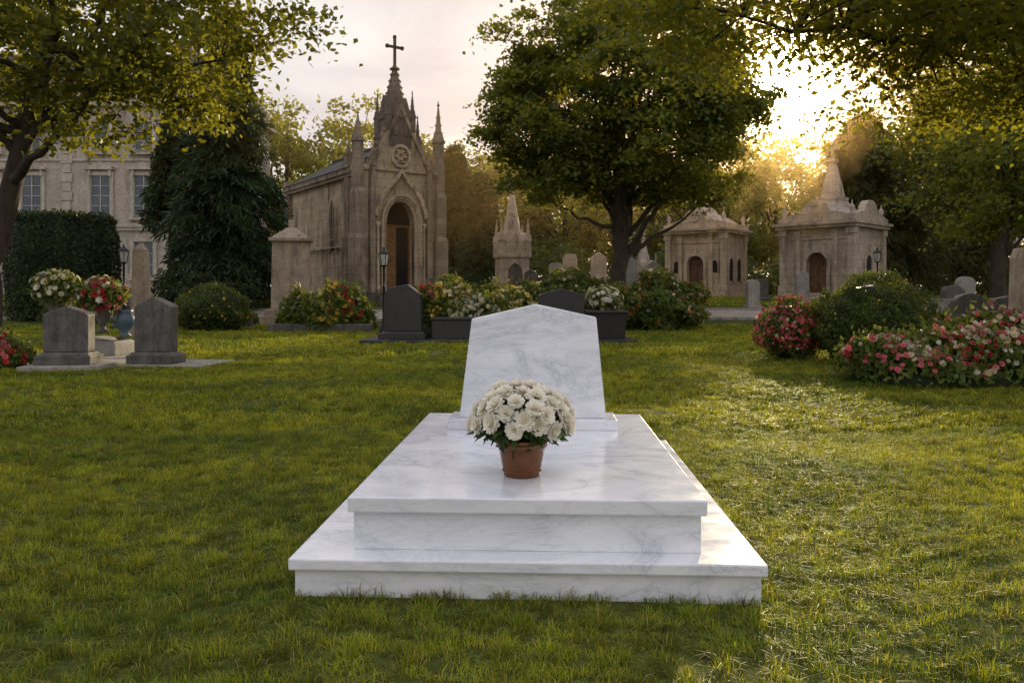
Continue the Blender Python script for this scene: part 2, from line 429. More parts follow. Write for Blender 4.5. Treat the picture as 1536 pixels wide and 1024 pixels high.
def conifer(name,base,H,R,nb,lpb,ls,clear=.08,powr=.75,lmat=LF_con):
    b=MB();base=np.array(base,float)
    b.tube([base,base+[0,0,H*.5],base+[0,0,H]],[H*.022,H*.014,.02],10)
    P=[];D=[]
    for k in range(nb):
        t=clear+(1-clear)*(k/nb)**.9
        a=k*2.399+rng.normal(0,.3)
        L=R*(1-t)**powr*rng.uniform(.65,1.15)+.12
        o=np.array([math.cos(a),math.sin(a),0])
        p0=base+[0,0,H*t]
        s=np.linspace(0,1,8)[:,None]
        pts=p0+o*L*s+np.array([0,0,1])*(L*(.18*s-.55*s**2+.12*s**4))
        b.tube(pts,np.linspace(.035,.008,8),4)
        tt=rng.random(lpb)**.7
        c=p0+o*L*tt[:,None]+np.array([0,0,1])*(L*(.18*tt-.55*tt**2+.12*tt**4))[:,None]
        side=np.cross(o,[0,0,1])
        sp=L*.28*(1-tt*.6)
        c=c+side*(rng.normal(0,1,lpb)*sp*.7)[:,None]+np.array([0,0,-1])*(np.abs(rng.normal(0,.16,lpb))*(.6+L*.25))[:,None]
        P.append(c);D.append(o*.7+np.array([0,0,-.8])+rng.normal(0,.45,(lpb,3)))
    P=np.concatenate(P);D=norm(np.concatenate(D))
    b.scatter(NEED_V,LEAF_F,P,frames(rng.normal(size=P.shape),D),ls*rng.uniform(.6,1.3,len(P)),1)
    return b.obj(name,[M_bark,lmat])
tree('linden_tree',[(4.1,30,.3),(4.05,30,2.0),(4.12,30,3.6),(4.1,30,5.2),(4.1,30,8)],.36,(4.15,30,7.9),(5.1,4.9,4.7),30,370,270,.19,LF_main,
     keep=lambda p:p[2]>5.1-.16*abs(p[0]-4.1),shell=.58,clr=.82,flat=.32,attach=.34,lean_n=.6,droop=.3)
def kl(p):
    return p[2]>5.0+max(0,(p[0]+7))*.35-.9*math.exp(-((p[0]+8.0)/1.0)**2)
tree('maple_tree',[(-11.3,17,-.05),(-11.1,17,1.8),(-10.7,17,3.6),(-10.2,17,5.2),(-9.6,16.8,7)],.28,(-10.2,16.3,7.8),(6.0,4.2,3.9),16,240,210,.17,LF_near,keep=kl,shell=.3,clr=.85,attach=.5,limb_r=.5)
# overhanging crown: clumps spread along boughs reaching out to the left over the lawn
def kr(p):
    lo=np.interp(p[0],[1.2,2.4,3.2,3.75,4.4,5.4,7.5,12],[5.0,4.7,4.75,4.95,4.62,4.05,3.45,3.0])
    return p[2]>lo and p[2]<6.6
tree('acacia_tree',[(11.2,12.0,-.05),(10.9,12.0,2.4),(10.3,12.0,4.0),(9.0,11.8,4.9),(6.6,11.4,5.45)],.26,(7.2,11.3,5.4),(6.2,2.9,2.6),20,290,165,.12,LF_acac,keep=kr,shell=.05,clr=.75,attach=.5,limb_r=.42)
tree('ash_tree',[(14.8,24,0),(14.7,24,1.7),(14.9,24,3.2),(15.3,24,5)],.2,(16.2,24,5.3),(3.3,2.8,2.2),12,140,170,.17,LF_main,clr=.75,attach=.4)
tree('ash_tree',[(22.5,37,.9),(22.5,37,3),(22.7,37,5),(22.8,37,8)],.28,(22.6,37,8.2),(4.4,4,4.0),14,150,170,.26,LF_main,clr=1.1,attach=.35)
conifer('spruce_tree',(-11.9,33,.6),12.2,3.2,260,170,.28)
conifer('spruce_tree',(-15.6,36.5,.8),8.8,2.0,110,130,.26,clear=.42)
conifer('cedar_tree',(18.9,43,.95),10.0,4.8,200,180,.36,clear=.12,powr=.6,lmat=LF_ced)
conifer('cedar_tree',(26.5,47,.95),12.5,5.0,170,150,.38,clear=.1,powr=.6,lmat=LF_ced)
conifer('cypress_tree',(-3.8,52,1.1),9.8,2.2,140,120,.34,clear=.03,powr=.5)
conifer('cypress_tree',(-1.9,49,1.1),7.6,1.8,120,110,.32,clear=.03,powr=.5)
def bgtrees(name,lst,lmat,ls=.42):
    b=MB()
    for (x,y,H,R) in lst:
        z0=float(zt(x,y))
        b.tube([(x,y,z0),(x+.1,y,z0+H*.3),(x,y,z0+H*.75)],[.28,.22,.08],7)
        nc=60;d=norm(rng.normal(size=(nc,3)))
        r=(.15+.85*rng.random((nc,1)))**(1/3)
        C=np.array([x,y,z0+H*.54])+d*r*np.array([R,R,H*.45])*(1+rng.normal(0,.08,(nc,1)))
        for c in C[:14]:
            b.tube(curve((x,y,z0+H*.35),c,(0,0,.05),4),[.1,.07,.05,.02],4)
        NL=nc*85;ci=rng.integers(0,nc,NL)
        pos=C[ci]+rng.normal(size=(NL,3))*R*.15*np.array([1,1,.6])
        b.scatter(LEAF_V,LEAF_F,pos,frames(rng.normal(size=(NL,3))+[0,0,.5]),ls*rng.uniform(.6,1.3,NL),1)
    return b.obj(name,[M_bark,lmat])
L=[]
for x,y,H,R in [(-17,60,14.5,4),(-13,62,15.0,4.2),(-20,64,14.5,4),(-9.2,58,12.0,3.5),(-6.4,62,12,3.6),(-3,66,12,3.6),(0.5,62,10.5,3.5),(4,60,9.5,3.6),(8,62,9.5,3.5),(12,60,10.5,3.6),(16.2,60,11.8,3.8),
    (20.5,62,12.4,4.2),(26,60,12.5,4.2),(31,58,14,4.5),(36,60,16,5),(42,58,16,5),(-26,62,15,4.5),(-33,60,15,4.5),(-2,75,12,4.5),(6,78,11,4.5),(14,78,13,4.5),(22,78,14,5),(48,66,16,6)]:
    L.append((x,y,H,R))
bgtrees('distant_trees',L,LF_bg)
b=MB()
n=26000
px=rng.uniform(-45,55,n);py=rng.uniform(50,54,n)+2*np.sin(px*.3);hz=rng.random(n)*(2.6+.9*np.sin(px*.7)+.6*np.sin(px*1.9))
pos=np.stack([px,py,zt(px,py)+hz],1)
b.scatter(LEAF_V,LEAF_F,pos,frames(rng.normal(size=(n,3))+[0,-.3,.3]),.42*rng.uniform(.6,1.3,n))
b.obj('background_hedge',LF_box)

# ------------------------------------------------------------------ shrubs & flower beds
def rosette():
    V=[];F=[]
    for lay,(nn,el,ln) in enumerate([(7,.25,1.0),(6,.75,.75),(4,1.2,.5)]):
        for k in range(nn):
            a=2*math.pi*k/nn+lay*.4
            d=np.array([math.cos(a),math.sin(a),0]);s=np.array([-math.sin(a),math.cos(a),0])
            tip=d*math.cos(el)*ln+np.array([0,0,math.sin(el)*ln]);mid=tip*.6
            i=len(V);V+=[(0,0,0),tuple(mid+s*.3*ln),tuple(tip),tuple(mid-s*.3*ln)];F.append((i,i+1,i+2,i+3))
    return V,F
ROS_V,ROS_F=rosette()
def core(b,c,r,mat):
    prof=[(math.sin(t)*r[0],-math.cos(t)*r[2]) for t in np.linspace(.05,math.pi-.05,12)]
    b.lathe(prof,20,(0,0,0),0,mat)
    Vv=b.V[-1];Vv[:,1]*=r[1]/r[0];Vv+=np.array(c)
def shrub(name,c,r,n,ls,lmat,flowers=(),bump=.08,cyl=False):
    b=MB();c=np.array(c,float);r=np.array(r,float)
    if not cyl:
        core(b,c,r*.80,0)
        d=norm(rng.normal(size=(n,3)));d=d[d[:,2]>-.75];n=len(d)
        def bf(d): return 1+bump*(np.sin(d[:,0]*6+1.3)+np.sin(d[:,1]*7+d[:,2]*5)+np.sin(d[:,2]*9+d[:,0]*4)+.7*np.sin(d[:,0]*17+d[:,2]*13))*.6
        k=bf(d)
        pos=c+d*r*(k*(.985-np.abs(rng.normal(0,.065,n))+(rng.random(n)<.05)*.09))[:,None]
    else:
        b.lathe([(r[0]*.88,-r[2]),(r[0]*.9,r[2]*.7),(r[0]*.7,r[2]*.93)],24,c,0,0)
        th=rng.uniform(0,2*math.pi,n);zz=rng.uniform(-1,1,n)
        top=rng.random(n)<.3
        rr=np.where(top,np.sqrt(rng.random(n))*.95,1.0*(1-.12*np.clip(zz-.6,0,1)/.4)+.03*np.sin(th*5+zz*3))+rng.normal(0,.025,n)
        z2=np.where(top,.97-.12*rr**4,zz)
        d=np.stack([np.cos(th),np.sin(th),np.where(top,1.5,0)],1)
        pos=c+np.stack([np.cos(th)*rr*r[0],np.sin(th)*rr*r[1],z2*r[2]],1)
    b.scatter(LEAF_V,LEAF_F,pos,frames(norm(d)*1.0+rng.normal(size=(n,3))*.75),ls*rng.uniform(.6,1.3,n),1)
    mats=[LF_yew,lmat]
    for (nf,fs,pm) in flowers:
        d=norm(rng.normal(size=(nf*2,3)));d=d[(d[:,2]>-.4)][:nf]
        b.scatter(ROS_V,ROS_F,c+d*r*(bf(d)*1.02)[:,None],frames(d+rng.normal(size=d.shape)*.3),fs*rng.uniform(.7,1.2,len(d)),len(mats));mats.append(pm)
    return b.obj(name,mats)
def bed(name,cx,cy,rx,ry,h,n,ls,flowers,lmat=LF_flow,spiky=.3,z0=None):
    b=MB()
    zb=float(zt(cx,cy)) if z0 is None else z0
    ph=rng.uniform(0,6,3)
    def H(u,v): 
        q=np.clip(1-(u*u+v*v),0,1)**.45
        return h*q*(.78+.17*np.sin(u*rx*3.1+ph[0])+.13*np.sin(v*ry*5+u*rx*6+ph[1])+.07*np.sin(u*rx*13+v*ry*9+ph[2]))
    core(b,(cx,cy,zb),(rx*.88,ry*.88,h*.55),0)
    def samp(n):
        a=rng.uniform(0,2*math.pi,n);q=np.sqrt(rng.random(n));return q*np.cos(a),q*np.sin(a)
    u,v=samp(n);hh=H(u,v);zz=hh*(1-np.abs(rng.normal(0,.16,n)))+(rng.random(n)<.12)*rng.random(n)*.25*h
    pos=np.stack([cx+u*rx,cy+v*ry,zb+zz],1)
    nr=np.stack([u*1.2,v*1.2,.8+0*u],1)+rng.normal(size=(n,3))*.8
    D=np.stack([u,v,1.2+0*u],1)+rng.normal(size=(n,3))*spiky*2
    b.scatter(LEAF_V,LEAF_F,pos,frames(nr,D),ls*rng.uniform(.6,1.4,n),1)
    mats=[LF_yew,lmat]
    for nf,fs,pm in flowers:
        g=max(3,nf//12);gu,gv=samp(g);gv=np.where(rng.random(g)<.6,-np.abs(gv),gv);k=rng.integers(0,g,nf)
        u=np.clip(gu[k]+rng.normal(0,.12,nf),-.95,.95);v=np.clip(gv[k]+rng.normal(0,.16,nf),-.95,.95)
        pos=np.stack([cx+u*rx,cy+v*ry-.03,zb+H(u,v)*rng.uniform(.92,1.18,nf)+.03],1)
        ok=(u*u+v*v)<.97;u=u[ok];v=v[ok];pos=pos[ok];nf=len(u)
        d=np.stack([u*.8,v*.8-.5,.7+0*u],1)+rng.normal(size=(nf,3))*.25
        b.scatter(ROS_V,ROS_F,pos,frames(d),fs*rng.uniform(.7,1.2,nf),len(mats));mats.append(pm)
    return b.obj(name,mats)
shrub('round_boxwood_shrub',(13.9*.4525,13.9,.64),(1.02,.95,.88),17000,.055,LF_box,[(50,.024,P_yel)],bump=.10)
shrub('red_flowering_shrub',(5.05,14.4,.48),(.58,.55,.62),7000,.05,LF_flow,[(330,.04,P_pink),(260,.035,P_red),(90,.035,P_cream)],bump=.1)
bed('pink_flower_bed',6.2,10.9,1.75,.95,.82,15000,.085,[(280,.048,P_pink),(90,.042,P_red),(240,.046,P_cream),(160,.04,P_white)])
shrub('round_boxwood_shrub',(-9.4,25,.62),(1.1,1.0,.86),9000,.08,LF_box,[(70,.04,P_yel)],bump=.07)
shrub('clipped_yew_hedge',(-16.9,30,2.1),(1.85,1.85,2.1),22000,.11,LF_yew,cyl=True)
shrub('flowering_shrub',(4.55,25.3,.72),(1.45,1.1,1.05),11000,.12,LF_flow,[(110,.06,P_cream),(150,.06,P_or)],bump=.18)
shrub('broadleaf_shrub',(1.9,27.5,.95),(1.7,.9,.95),8000,.12,LF_flow,[(120,.08,P_cream)],bump=.18)
shrub('broadleaf_shrub',(-2.2,28,.9),(1.2,.9,.8),6000,.11,LF_box,[(60,.07,P_yel)],bump=.18)
shrub('broadleaf_shrub',(-15.2,27.6,.55),(.9,.8,.75),5000,.11,LF_box,bump=.15)
shrub('broadleaf_shrub',(-11.6,30.0,.9),(1.8,.8,.9),6000,.13,LF_yew,bump=.18)
shrub('broadleaf_shrub',(12.3,27.0,.5),(1.2,.8,.7),5000,.11,LF_box,bump=.15)
bed('mixed_flower_bed',-5.8,24.9,1.5,.9,1.45,11000,.16,[(70,.08,P_red),(120,.085,P_cream),(110,.08,P_yel),(40,.075,P_pink)])
bed('mixed_flower_bed',-10.2,27.4,1.4,.7,.85,5000,.13,[(60,.08,P_red),(70,.08,P_cream)])
bed('yellow_flower_bed',-1.2,20.3,1.2,.7,1.25,9000,.12,[(150,.07,P_cream),(170,.065,P_yel),(80,.065,P_white)],z0=.25)
bed('yellow_flower_bed',-.1,23.6,1.7,.8,1.4,7000,.13,[(110,.08,P_cream),(170,.075,P_yel)])
bed('pink_flower_bed',-8.35,12.6,.75,.6,.68,4500,.07,[(90,.055,P_pink),(80,.05,P_red),(80,.055,P_cream)])
bed('mixed_flower_bed',8.9,23.0,1.6,.7,.6,5000,.12,[(70,.07,P_red),(70,.07,P_pink)])
bed('mixed_flower_bed',11.2,20.5,1.2,.7,.9,5000,.11,[(40,.07,P_or),(60,.06,P_cream)])
def bouquet(name,x,y,z,R,pms,vase_mat,nf=60,fs=.055,stand=.5):
    r=empty(name,(x,y,z))
    b=MB();b.lathe([(.10,0),(.12,.03),(.05,.08),(.06,.14),(.15,stand*.7),(.17,stand*.92),(.19,stand),(.16,stand)],16);b.obj('vase',vase_mat,r)
    b=MB();n=1400
    d=norm(rng.normal(size=(n,3))+[0,0,.3]);pos=d*R*rng.uniform(.5,1.05,(n,1))*[1,1,.75]+[0,0,stand+R*.45]
    b.scatter(LEAF_V,LEAF_F,pos,frames(rng.normal(size=(n,3))+d,d),.10*rng.uniform(.6,1.3,n),0)
    for k,pm in enumerate(pms):
        d=norm(rng.normal(size=(nf,3))+[0,-.2,.5])
        b.scatter(ROS_V,ROS_F,d*R*rng.uniform(.85,1.2,(nf,1))*[1,1,.8]+[0,0,stand+R*.45],frames(d),fs*rng.uniform(.7,1.3,nf),1+k)
    b.obj('flowers',[LF_flow]+pms,r)
bouquet('white_bouquet',-8.0,14,.62,.36,[P_white,P_cream],M_grave,50)
bouquet('red_bouquet',-7.25,14.1,.50,.36,[P_red,P_pink,P_white],M_grave,45)
bouquet('red_bouquet',-2.08,20.3,.50,.42,[P_pink,P_red],M_black,50,.065,.4)
bouquet('white_bouquet',2.3,20.0,.42,.42,[P_white,P_cream],M_black,50,.065,.4)
r=empty('blue_urn',(-6.95,14.3,.42));b=MB();b.lathe([(.10,0),(.11,.03),(.06,.07),(.16,.22),(.17,.34),(.11,.44),(.14,.48)],18);b.obj('urn_body',M_urn,r)

# ------------------------------------------------------------------ graves
def gravestone(name,x,y,w,h,t,mat,rotz=0,style='peak',slab=None,slab_mat=None,base_h=.14,z=None):
    z=float(zt(x,y)) if z is None else z
    r=empty(name,(x,y,z),rotz)
    z0=0
    if slab:
        b=MB();b.box(slab[0],slab[1],slab[2],slab[3],-.05,.075);b.obj('slab',slab_mat or M_graveL,r,.01);z0=.075
    b=MB();b.box(-w*.62,w*.62,-t*.95,t*.95,z0,z0+base_h);b.frust(0,0,z0+base_h,z0+base_h+.05,w*1.16,t*1.7,w*1.04,t*1.3);b.obj('plinth',mat,r,.012)
    b=MB();z1=z0+base_h+.05
    if style=='peak': pts=[(-w/2,z1),(w/2,z1),(w*.5,h*.86),(w*.42,h*.9),(0,h),(-w*.42,h*.9),(-w*.5,h*.86)]
    elif style=='round': pts=[(-w/2,z1),(w/2,z1)]+[(w/2*math.cos(a),h-w*.35+w*.35*math.sin(a)) for a in np.linspace(0,math.pi,12)]
    elif style=='slant': pts=[(-w/2,z1),(w/2,z1),(w*.46,h*.82),(w*.12,h),(-w*.40,h*.93),(-w*.5,h*.80)]
    else: pts=[(-w*.5,z1),(w*.5,z1),(w*.42,h*.9),(w*.3,h),(-w*.3,h),(-w*.42,h*.9)]
    b.prism(pts,-t/2,t/2);b.obj('stone',mat,r,.015);return r
gravestone('gravestone',-6.95,12.5,.66,.98,.30,M_grave,rad(8),slab=(-.55,.62,-.5,.9),slab_mat=M_graveL)
gravestone('gravestone',-5.85,13.1,.62,1.16,.26,M_grave,rad(-6),slab=(-.5,.98,-.42,.8),slab_mat=M_graveL)
gravestone('black_gravestone',-2.62,19.3,.92,1.32,.3,M_black,rad(-4),style='slant',z=.1)
gravestone('black_gravestone',1.2,19.5,1.12,1.22,.3,M_black,rad(3),style='peak',z=.1)
r=empty('grave_surround',(0,19.9,0))
b=MB();b.box(-3.6,2.95,-1.15,1.4,-.1,.1);b.obj('foundation',M_black,r,.015)
b=MB();b.box(-1.95,-.3,-.55,1.2,.1,.55);b.box(-2.0,-.25,-.6,1.25,.55,.62);b.box(-.2,.55,-.5,.9,.1,.5);b.obj('low_wall',M_black,r,.015)
b=MB();b.frust(2.3,-.15,.1,.72,.88,.85,.98,.95);b.box(1.78,2.82,-.68,.38,.72,.79);b.obj('planter',M_black,r,.015)
gravestone('tomb_slab',-7.6,14.6,.9,.4,.5,M_graveL,style='round',slab=(-1.0,1.3,-.9,.6),base_h=.2)
gravestone('gravestone',9.4,16.4,.62,1.05,.3,M_grave,rad(-10),style='round',z=.15)
gravestone('gravestone',10.25,16.6,.55,1.0,.3,M_grave,rad(-10),style='slant',z=.15)
gravestone('tall_gravestone',10.1,15.6,.55,2.1,.45,M_stele,rad(-6),style='block')
for (x,y,w,h,st,mt) in [(12.2,33.5,.5,1.4,'round',M_graveL),(9.6,31.8,.5,1.2,'round',M_graveL),(16.9,30.5,.9,1.1,'slant',M_grave),(18.2,32,.7,1.3,'round',M_graveL),(11,35.2,.6,1.0,'round',M_grave),
    (3.2,44,.9,2.4,'block',M_maus),(5.0,46,.9,2.6,'peak',M_maus),(6.7,45,.8,2.2,'round',M_graveL),(7.6,43,.8,2.0,'peak',M_graveL),(2.2,40,.7,1.8,'round',M_graveL),(.9,38,.6,1.4,'peak',M_grave),
    (-3.3,33,.6,1.2,'peak',M_grave),(-8.8,30.5,.6,1.0,'round',M_graveL),(-13.4,28.2,.8,1.2,'peak',M_grave),(-12.4,25.6,.7,.8,'round',M_black),(21.5,30,.8,1.5,'peak',M_stele),(15.2,28.2,1.1,.8,'block',M_graveL)]:
    gravestone('gravestone',x,y,w,h,.28,mt,rad(rng.uniform(-15,15)),style=st)
b=MB()
for (x0,x1,y0,y1) in [(-7.4,-4.2,24.0,24.25),(-4.0,-2.5,23.8,24.1),(-1.8,3.0,25.6,25.8),(-12.5,-8.6,26.3,26.5),(8,13,26.2,26.4)]:
    z=float(zt((x0+x1)/2,y0));b.box(x0,x1,y0,y1,z-.2,z+.28)
b.obj('flower_bed_kerb',M_grave,bevel=.02)
def cross(b,x,y,z,h,w,t):
    b.box(x-t/2,x+t/2,y-t/2,y+t/2,z,z+h);zc=z+h*.66
    b.box(x-w/2,x-t/2-.001,y-t*.4,y+t*.4,zc-t/2,zc+t/2);b.box(x+t/2+.001,x+w/2,y-t*.4,y+t*.4,zc-t/2,zc+t/2)
    k=t*.95
    for (a,c) in ((-w/2,zc),(w/2,zc),(0,z+h)): b.lathe([(.001,-k),(k*.7,-k*.7),(k,0),(k*.7,k*.7),(.001,k)],8,(x+a,y,c))
r=empty('stone_stele',(-7.75,28,.15),rad(10));b=MB()
b.box(-1.0,1.0,-.8,.8,-.1,.28);b.box(-.85,.85,-.65,.65,.28,.5);b.frust(0,0,.5,2.85,1.3,.95,1.22,.9);b.box(-.72,.72,-.55,.55,2.85,2.98)
b.frust(0,0,2.98,3.35,1.3,.95,.3,.25);b.box(-.1,.1,-.09,.09,3.35,3.62);b.obj('pillar',M_stele,r,.025)
r=empty('obelisk',(-10.25,22,0));b=MB();b.box(-.36,.36,-.36,.36,0,.45);b.box(-.28,.28,-.28,.28,.45,.7);b.frust(0,0,.7,2.4,.42,.42,.32,.32);b.frust(0,0,2.4,2.58,.32,.32,.05,.05);b.obj('shaft',M_stele,r,.015)
def lamp(name,x,y,h):
    r=empty(name,(x,y,float(zt(x,y))));b=MB()
    b.lathe([(.13,0),(.13,.12),(.08,.18),(.06,.4),(.045,.5),(.035,h*.55),(.05,h*.56),(.03,h*.58),(.03,h-.5),(.08,h-.47),(.10,h-.44)],10)
    b.lathe([(.17,h-.12),(.15,h-.08),(.06,h),(.03,h+.02),(.03,h+.06),(.005,h+.1)],6,smooth=False)
    for k in range(6):
        a=k*math.pi/3;b.tube([(.10*math.cos(a),.10*math.sin(a),h-.44),(.155*math.cos(a),.155*math.sin(a),h-.12)],[.01,.01],4)
    b.obj('post',M_iron,r)
    b=MB();b.lathe([(.085,h-.435),(.14,h-.125)],6,smooth=False);b.obj('lantern',M_lampglass,r)
lamp('street_lamp',-3.7,23,2.45);lamp('street_lamp',13.9,30.3,2.45);lamp('street_lamp',-11.7,24,2.6);lamp('street_lamp',21.5,34,3)
def pinn(b,x,y,z,w,h,mat=0):
    b.box(x-w/2,x+w/2,y-w/2,y+w/2,z,z+h*.34,mat)
    b.box(x-w*.62,x+w*.62,y-w*.62,y+w*.62,z+h*.34,z+h*.38,mat)
    g=[(-w*.5,z+h*.38),(w*.5,z+h*.38),(0,z+h*.52)]
    b.prism([(x+p[0],p[1]) for p in g],y-w*.55,y+w*.55,'y',mat);b.prism([(y+p[0],p[1]) for p in g],x-w*.545,x+w*.545,'x',mat)
    b.lathe([(w*.6,z+h*.385),(w*.36,z+h*.56),(w*.16,z+h*.82),(w*.08,z+h*.9),(w*.2,z+h*.925),(w*.08,z+h*.95),(.005,z+h)],4,(x,y,0),math.pi/4,mat,False)
    for t in (.5,.62,.74):
        rr=w*(.62-.55*(t-.385)/.5)*.72
        for a in (0,1,2,3):
            an=a*math.pi/2+math.pi/4;k=w*.13
            b.lathe([(.001,-k),(k,0),(.001,k)],5,(x+rr*1.3*math.cos(an),y+rr*1.3*math.sin(an),z+h*t),0,mat)
def gothic_monument(x,y,W,H):
    r=empty('gothic_monument',(x,y,float(zt(x,y))),rad(12));b=MB()
    b.box(-W*.6,W*.6,-W*.6,W*.6,-.2,.3);b.box(-W*.5,W*.5,-W*.5,W*.5,.3,H*.34)
    b.box(-W*.56,W*.56,-W*.56,W*.56,H*.34,H*.37)
    b.prism([(-W*.5,H*.37),(W*.5,H*.37),(0,H*.55)],-W*.5,W*.5);b.prism([(-W*.5,H*.37),(W*.5,H*.37),(0,H*.55)],-W*.495,W*.495,'x')
    for sx in (-1,1):
        for sy in (-1,1): pinn(b,sx*W*.46,sy*W*.46,H*.37,W*.2,H*.3)
    b.lathe([(W*.42,H*.45),(W*.30,H*.58),(W*.17,H*.74),(W*.08,H*.87),(W*.14,H*.885),(W*.04,H*.90)],8,(0,0,0),0,0,False)
    cross(b,0,0,H*.88,H*.12,H*.08,.06);b.obj('body',M_mausg,r)
    b=MB();b.ring(arch(0,W*.5,.5,H*.22,H*.29,8,True),arch(0,W*.66,.42,H*.22,H*.325,8,True),-W*.54,-W*.49);b.obj('niche_frame',M_maus,r)
    b=MB();b.prism(arch(0,W*.5,.5,H*.22,H*.29,8,True),-W*.51,-W*.48);b.obj('niche',M_dark,r)
gothic_monument(0.0,40,1.45,6.0);gothic_monument(8.6,52,1.3,4.2)

# ------------------------------------------------------------------ chapel
ch=empty('gothic_chapel',(-4.95,35.2,1.25),rad(34.7));ch.scale=(.93,1,1)
b=MB();b.box(-2.5,2.5,-.35,9.3,-1.2,0);b.box(-1.4,1.4,-.8,-.35,-1.2,-.17);b.box(-1.6,1.6,-1.2,-.8,-1.2,-.34);b.box(-1.8,1.8,-1.6,-1.2,-1.2,-.5);b.obj('plinth_steps',M_dark,ch,.02)
b=MB();b.box(-2.0,2.0,.5,9.0,0,5.35)
da=arch(0,1.5,0,3.0,4.0,14)
b.prism([(-2.15,0)]+da+[(2.15,0),(2.15,5.4),(1.5,5.4),(0,8.0),(-1.5,5.4),(-2.15,5.4)],0,.497)
b.obj('walls',M_chapel,ch,.02)
b=MB()
for k,(wi,wo,y0,y1) in enumerate([(1.5,1.72,-.10,.2),(1.72,1.94,-.2,0),(1.94,2.1,-.26,-.01)]):
    b.ring(arch(0,wi,0,3.0,4.0+(wi-1.5)/2,14),arch(0,wo,0,3.0,4.0+(wo-1.5)/2,14),y0,y1)
for sx in (-1,1):
    b.lathe([(.12,0),(.12,.25),(.075,.32),(.07,2.75),(.12,2.9),(.14,3.05)],10,(sx*1.2,-.14,0))
og=[(-1.25,3.25),(-1.0,4.0),(-.6,4.55),(-.25,4.85),(0,5.25),(.25,4.85),(.6,4.55),(1.0,4.0),(1.25,3.25)]
og2=[(x*1.13,z+.16) for x,z in og]
b.ring(og,og2,-.24,-.02)
circ=[(math.cos(a),math.sin(a)) for a in np.linspace(0,2*math.pi,25)[:-1]]
b.ring([(c*.40,6.0+s*.40) for c,s in circ],[(c*.52,6.0+s*.52) for c,s in circ],-.14,0,closed=True)
b.ring([(c*.12,6.0+s*.12) for c,s in circ],[(c*.2,6.0+s*.2) for c,s in circ],-.1,-.003,closed=True)
for k in range(6):
    a=k*math.pi/3;b.lathe([(.1,-.06),(.08,.0)],10,(.28*math.cos(a),-.04,6.0+.28*math.sin(a)))
b.box(-2.25,-1.45,-.12,.62,5.28,5.5);b.box(1.45,2.25,-.12,.62,5.28,5.5)
b.box(-1.43,1.43,-.09,-.002,5.30,5.42)
for s in (-1,1):
    x0,x1=(-2.22,-2.0) if s<0 else (2.0,2.22)
    b.box(x0,x1,.63,9.1,.0,.35);b.box(x0+.06,x1-.06,.63,9.1,2.0,2.1)
for s in (-1,1):
    for yy in (3.0,):
        xi,xo=(s*2.0,s*2.12)
        b.ring(arch(yy,.66,1.9,3.6,4.2,10,True),arch(yy,.95,1.75,3.6,4.42,10,True),min(xi,xo),max(xi,xo),'x')
        b.box(min(s*2.031,s*2.07),max(s*2.031,s*2.07),yy-.02,yy+.02,1.92,4.1)
        for zq in (2.4,2.9,3.4): b.box(min(s*2.031,s*2.06),max(s*2.031,s*2.06),yy-.32,yy+.32,zq,zq+.03)
b.obj('stone_trim',M_chapel,ch)
b=MB()
for s in (-1,1):
    b.prism([(s*1.62,5.25),(s*1.62,5.52),(0,8.32),(0,8.02),(s*1.45,5.4)],-.14,.6)
    for k in range(8):
        t=(k+.5)/8.5;kx=s*1.62*(1-t);kz=5.52+2.8*t
        b.lathe([(.001,-.12),(.12,0),(.07,.1),(.001,.16)],6,(kx,.1,kz+.1))
    x0,x1=(-2.22,-2.0) if s<0 else (2.0,2.22)
    b.box(x0,x1,.63,9.1,5.05,5.2);b.box(x0-.08*(s<0),x1+.08*(s>0),.63,9.16,5.2,5.42)
b.box(-2.2,2.2,9.0,9.2,5.1,5.42)
b.obj('copings',M_chapeld,ch)
b=MB()
for s in (-1,1):
    b.prism(arch(3.0,.66,1.9,3.6,4.2,10,True),s*2.004,s*2.03,'x')
b.obj('side_window',M_glass,ch)
b=MB()
for sx in (-1,1):
    x=sx*2.12;hp=2.1 if sx<0 else 3.0
    b.box(x-.36,x+.36,-.42,.52,0,.5);b.box(x-.30,x+.30,-.36,.5,.5,2.3);b.frust(x,.07,2.3,2.5,.6,.86,.5,.7);b.box(x-.25,x+.25,-.28,.42,2.5,4.3);b.frust(x,.07,4.3,4.5,.5,.7,.42,.5)
    b.box(x-.21,x+.21,-.18,.32,4.5,5.75);pinn(b,x,.07,5.75,.40,hp)
    b.box(sx*1.5-.13,sx*1.5+.13,-.22,-.01,0,4.9);pinn(b,sx*1.5,-.1,4.9,.24,1.6)
for yy in (1.0,8.8):
    for s in (-1,1):
        x=s*2.0
        b.box(min(x,x+s*.42),max(x,x+s*.42),yy-.26,yy+.26,0,2.4);b.box(min(x,x+s*.3),max(x,x+s*.3),yy-.22,yy+.22,2.4,5.0)
        b.box(min(x,x+s*.36),max(x,x+s*.36),yy-.24,yy+.24,5.425,5.7)
        if yy<2: pinn(b,x+s*.15,yy,5.7,.28,.9)
b.obj('buttresses',M_chapeld,ch,.015)
b=MB()
zr=5.43
V=[(-2.35,.6,zr),(2.35,.6,zr),(2.35,9.2,zr),(-2.35,9.2,zr),(0,.6,6.7),(0,7.6,6.7)]
b.add(V,[(0,4,5,3),(1,2,5,4),(3,5,2),(0,1,4),(0,3,2,1)])
b.box(-.08,.08,.6,7.7,6.68,6.82)
b.obj('roof',M_slate,ch)
b=MB()
b.box(-.58,.58,-.06,1.1,6.4,7.7);b.box(-.66,.66,-.14,1.18,7.7,7.82)
b.prism([(-.52,7.82),(.52,7.82),(0,8.75)],-.1,1.14);b.prism([(-.0,7.82),(1.04,7.82),(.52,8.75)],-.62,.62,'x')
